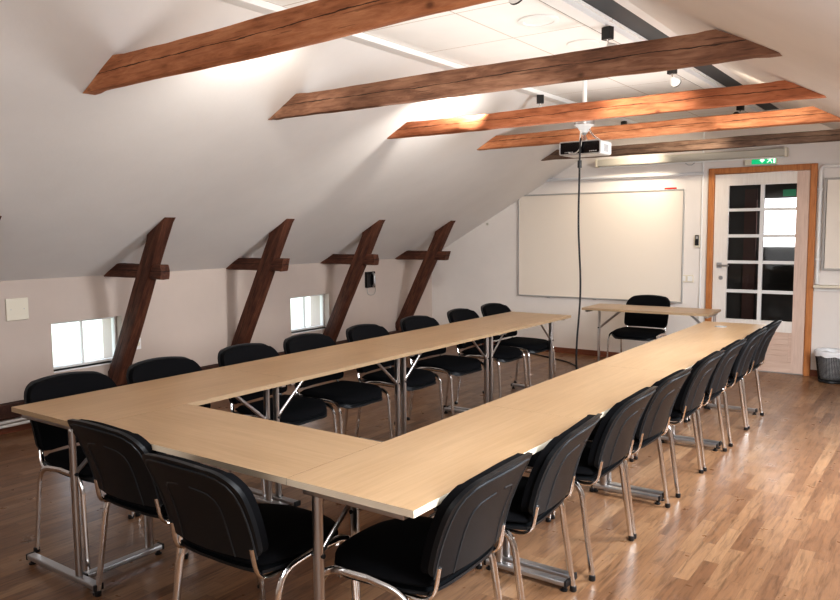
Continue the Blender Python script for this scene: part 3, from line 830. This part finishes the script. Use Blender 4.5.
# projector on its pole
PX, PY, PZ = -2.385, 5.50, 2.142
t_ = thing('projector', 'white projector with black front hanging from the ceiling on a pole', 'projector', (PX, PY, PZ))
bm = B(-.165, .165, -.02, .215, -.052, .052)
obj('body', bm, M['white'], t_, bevel=.016)
fp = obj('front_panel', B(-.158, .158, -.030, -.0205, -.043, .043), M['gloss'], t_, bevel=.004)
obj('trim_ring', sweep(bmesh.new(), smoothpath([(-.164, -.026, -.02), (-.164, -.026, .048), (.164, -.026, .048), (.164, -.026, -.048), (-.164, -.026, -.048), (-.164, -.026, -.019)], .014, 3), .0055, 6), M['alu'], fp, smooth=True)
cb_ = bmesh.new()
for k in range(6): box(cb_, -.12+.012*k, -.113+.012*k, -.032, -.0305, -.035, -.027)
for k in range(4): box(cb_, .08+.016*k, .09+.016*k, -.032, -.0305, -.034, -.026)
obj('ports', cb_, M['alu'], fp)
bm = bmesh.new()
for k in range(6): box(bm, .1652, .1665, .05, .13, -.030+.009*k, -.025+.009*k)
obj('side_vent', bm, M['grey'], t_)
mt = obj('ceiling_mount', lathe(bmesh.new(), [(.012, .10), (.055, .165), (.075, .178), (.075, .212), (.02, .220)], 20, .0, .06, 0), M['steel'], t_, smooth=True)
bm = bmesh.new()
for a in (0, PI*2/3, PI*4/3):
    sweep(bm, smoothpath([(.0+.03*math.cos(a), .06+.03*math.sin(a), .17), (.01+.05*math.cos(a), .07+.05*math.sin(a), .10), (.03+.09*math.cos(a), .09+.09*math.sin(a), .053)], .03), .007, 8)
sweep(bm, [(.0, .06, .05), (.0, .06, .15)], .014, 10)
obj('mount_arms', bm, M['chrome'], t_, smooth=True)
obj('pole', sweep(bmesh.new(), [(.0, .06, .20), (.0, .06, ZC-PZ-.002)], .017, 14), M['white'], t_, smooth=True)
# cable from projector to the floor and off to the wall
pts = [(PX-.09, PY-.035, PZ-.030), (PX-.06, PY-.055, PZ-.046), (PX+.0, PY-.06, PZ-.04), (PX+.028, PY-.055, PZ+.02), (PX+.02, PY-.05, PZ+.06)]
w_ = obj('signal_cable', sweep(bmesh.new(), smoothpath(pts, .04, 4), .005, 8), M['alu'], smooth=True)
tag(w_, 'short grey cable looping across the black projector front', 'cable')
P_ = [(PX+.02, PY-.048, PZ+.07), (PX+.018, PY-.060, PZ+.02), (PX+.016, PY-.06, PZ-.1)]
for k in range(1, 12): P_.append((PX+.016-.012*math.sin(k*.9), PY-.05+.01*math.sin(k*1.3), PZ-.1-k*(PZ-.13)/11.5))
P_ += [(PX+.0, PY+.02, .012), (PX-.12, PY+.5, .008), (PX-.55, PY+1.3, .008), (PX-.85, PY+2.0, .008), (PX-.98, PY+2.22, .008), (PX-1.15, PY+2.42, .008), (PX-1.5, PY+2.62, .008), (PX-2.0, PY+2.85, .008)]
t_ = thing('power_cable', 'long black cable hanging from the projector down to the floor', 'cable', (0, 0, 0))
obj('cord', sweep(bmesh.new(), smoothpath(P_, .15, 4), .0078, 8), M['black'], t_, smooth=True)
obj('plug_coupling', sweep(bmesh.new(), [(PX+.016, PY-.06, PZ-.10), (PX+.016, PY-.06, PZ-.155)], .016, 10), M['black'], t_, smooth=True)

# small fleck on the back of a head table chair (label slot), as in the photo
# ------------------------------------------------------------------ lights
def area(name, loc, target, sx, sy, power, color=(1, 1, 1)):
    l = bpy.data.lights.new(name, 'AREA'); l.shape = 'RECTANGLE'; l.size = sx; l.size_y = sy; l.energy = power; l.color = color
    o = bpy.data.objects.new(name, l); C.objects.link(o); o.location = loc
    o.rotation_euler = (Vector(target)-Vector(loc)).to_track_quat('-Z', 'Y').to_euler()
    return o
def spot(name, loc, target, power, angle=50, blend=.6, color=(1, .86, .68), size=.04):
    l = bpy.data.lights.new(name, 'SPOT'); l.energy = power; l.spot_size = math.radians(angle); l.spot_blend = blend; l.color = color; l.shadow_soft_size = size
    o = bpy.data.objects.new(name, l); C.objects.link(o); o.location = loc
    o.rotation_euler = (Vector(target)-Vector(loc)).to_track_quat('-Z', 'Y').to_euler()
    return o
area('rear_fill_light', (-1.9, YR+.1, 1.3), (-2.2, 6, .9), 3.6, 1.5, 34, (.95, .97, 1))  # fill added behind the camera; the rear wall has no window
for y, pw in ((1.9, 88), (4.9, 128)): area('roof_fill_light', (.35, y, ZB-SL*(.35-XBR)+.0), (-2.0, y+.2, .3), .85, 1.3, pw, (.93, .96, 1))  # fill lamps added in the unseen roof openings
spot('spot_beam', (-2.75, 7.95, 2.55), (-3.1, 8.56, 1.9), 42, 85, 1.0)
spot('spot_beam', (-1.70, 7.0, 2.50), (-3.0, 8.56, 1.6), 60, 70, .9)
spot('spot_beam', (-1.60, 5.56, 2.48), (-1.0, 6.9, 2.35), 25, 60)
spot('spot_beam', (-2.9, 4.9, 2.52), (-4.6, 5.8, 1.7), 75, 105, .9, (1, .95, .88))
spot('spot_beam', (-2.9, 2.9, 2.52), (-4.4, 3.6, 1.8), 36, 110, .9, (1, .95, .88))
spot('spot_beam', (-1.72, 4.4, 2.48), (-1.7, 8.2, 1.3), 40, 70, .8)
area('ceiling_fill_light', (-2.3, 4.4, 2.26), (-2.3, 4.4, 3), 1.2, 4.0, 13, (1, .96, .9))  # upward fill added below the ceiling, no fixture there

w = bpy.data.worlds.new('world'); bpy.context.scene.world = w; w.use_nodes = True
wt = w.node_tree; bg = wt.nodes['Background']; bg.inputs['Strength'].default_value = 2.6
tc = wt.nodes.new('ShaderNodeTexCoord'); sp = wt.nodes.new('ShaderNodeSeparateXYZ'); rp = wt.nodes.new('ShaderNodeValToRGB')
wt.links.new(tc.outputs['Generated'], sp.inputs[0]); wt.links.new(sp.outputs[2], rp.inputs[0]); wt.links.new(rp.outputs[0], bg.inputs[0])
e = rp.color_ramp.elements; e[0].position = 0; e[0].color = (.55, .66, .62, 1); e[1].position = .12; e[1].color = (.72, .86, 1, 1)
e2 = rp.color_ramp.elements.new(.03); e2.color = (.8, .9, .92, 1)
sc = bpy.context.scene
sc.view_settings.view_transform = 'Standard'; sc.view_settings.look = 'Medium High Contrast'; sc.view_settings.exposure = .12
sc.cycles.max_bounces = 8; sc.cycles.use_denoising = True
try: sc.cycles.denoiser = 'OPENIMAGEDENOISE'
except Exception: pass
sc.cycles.sample_clamp_indirect = 6
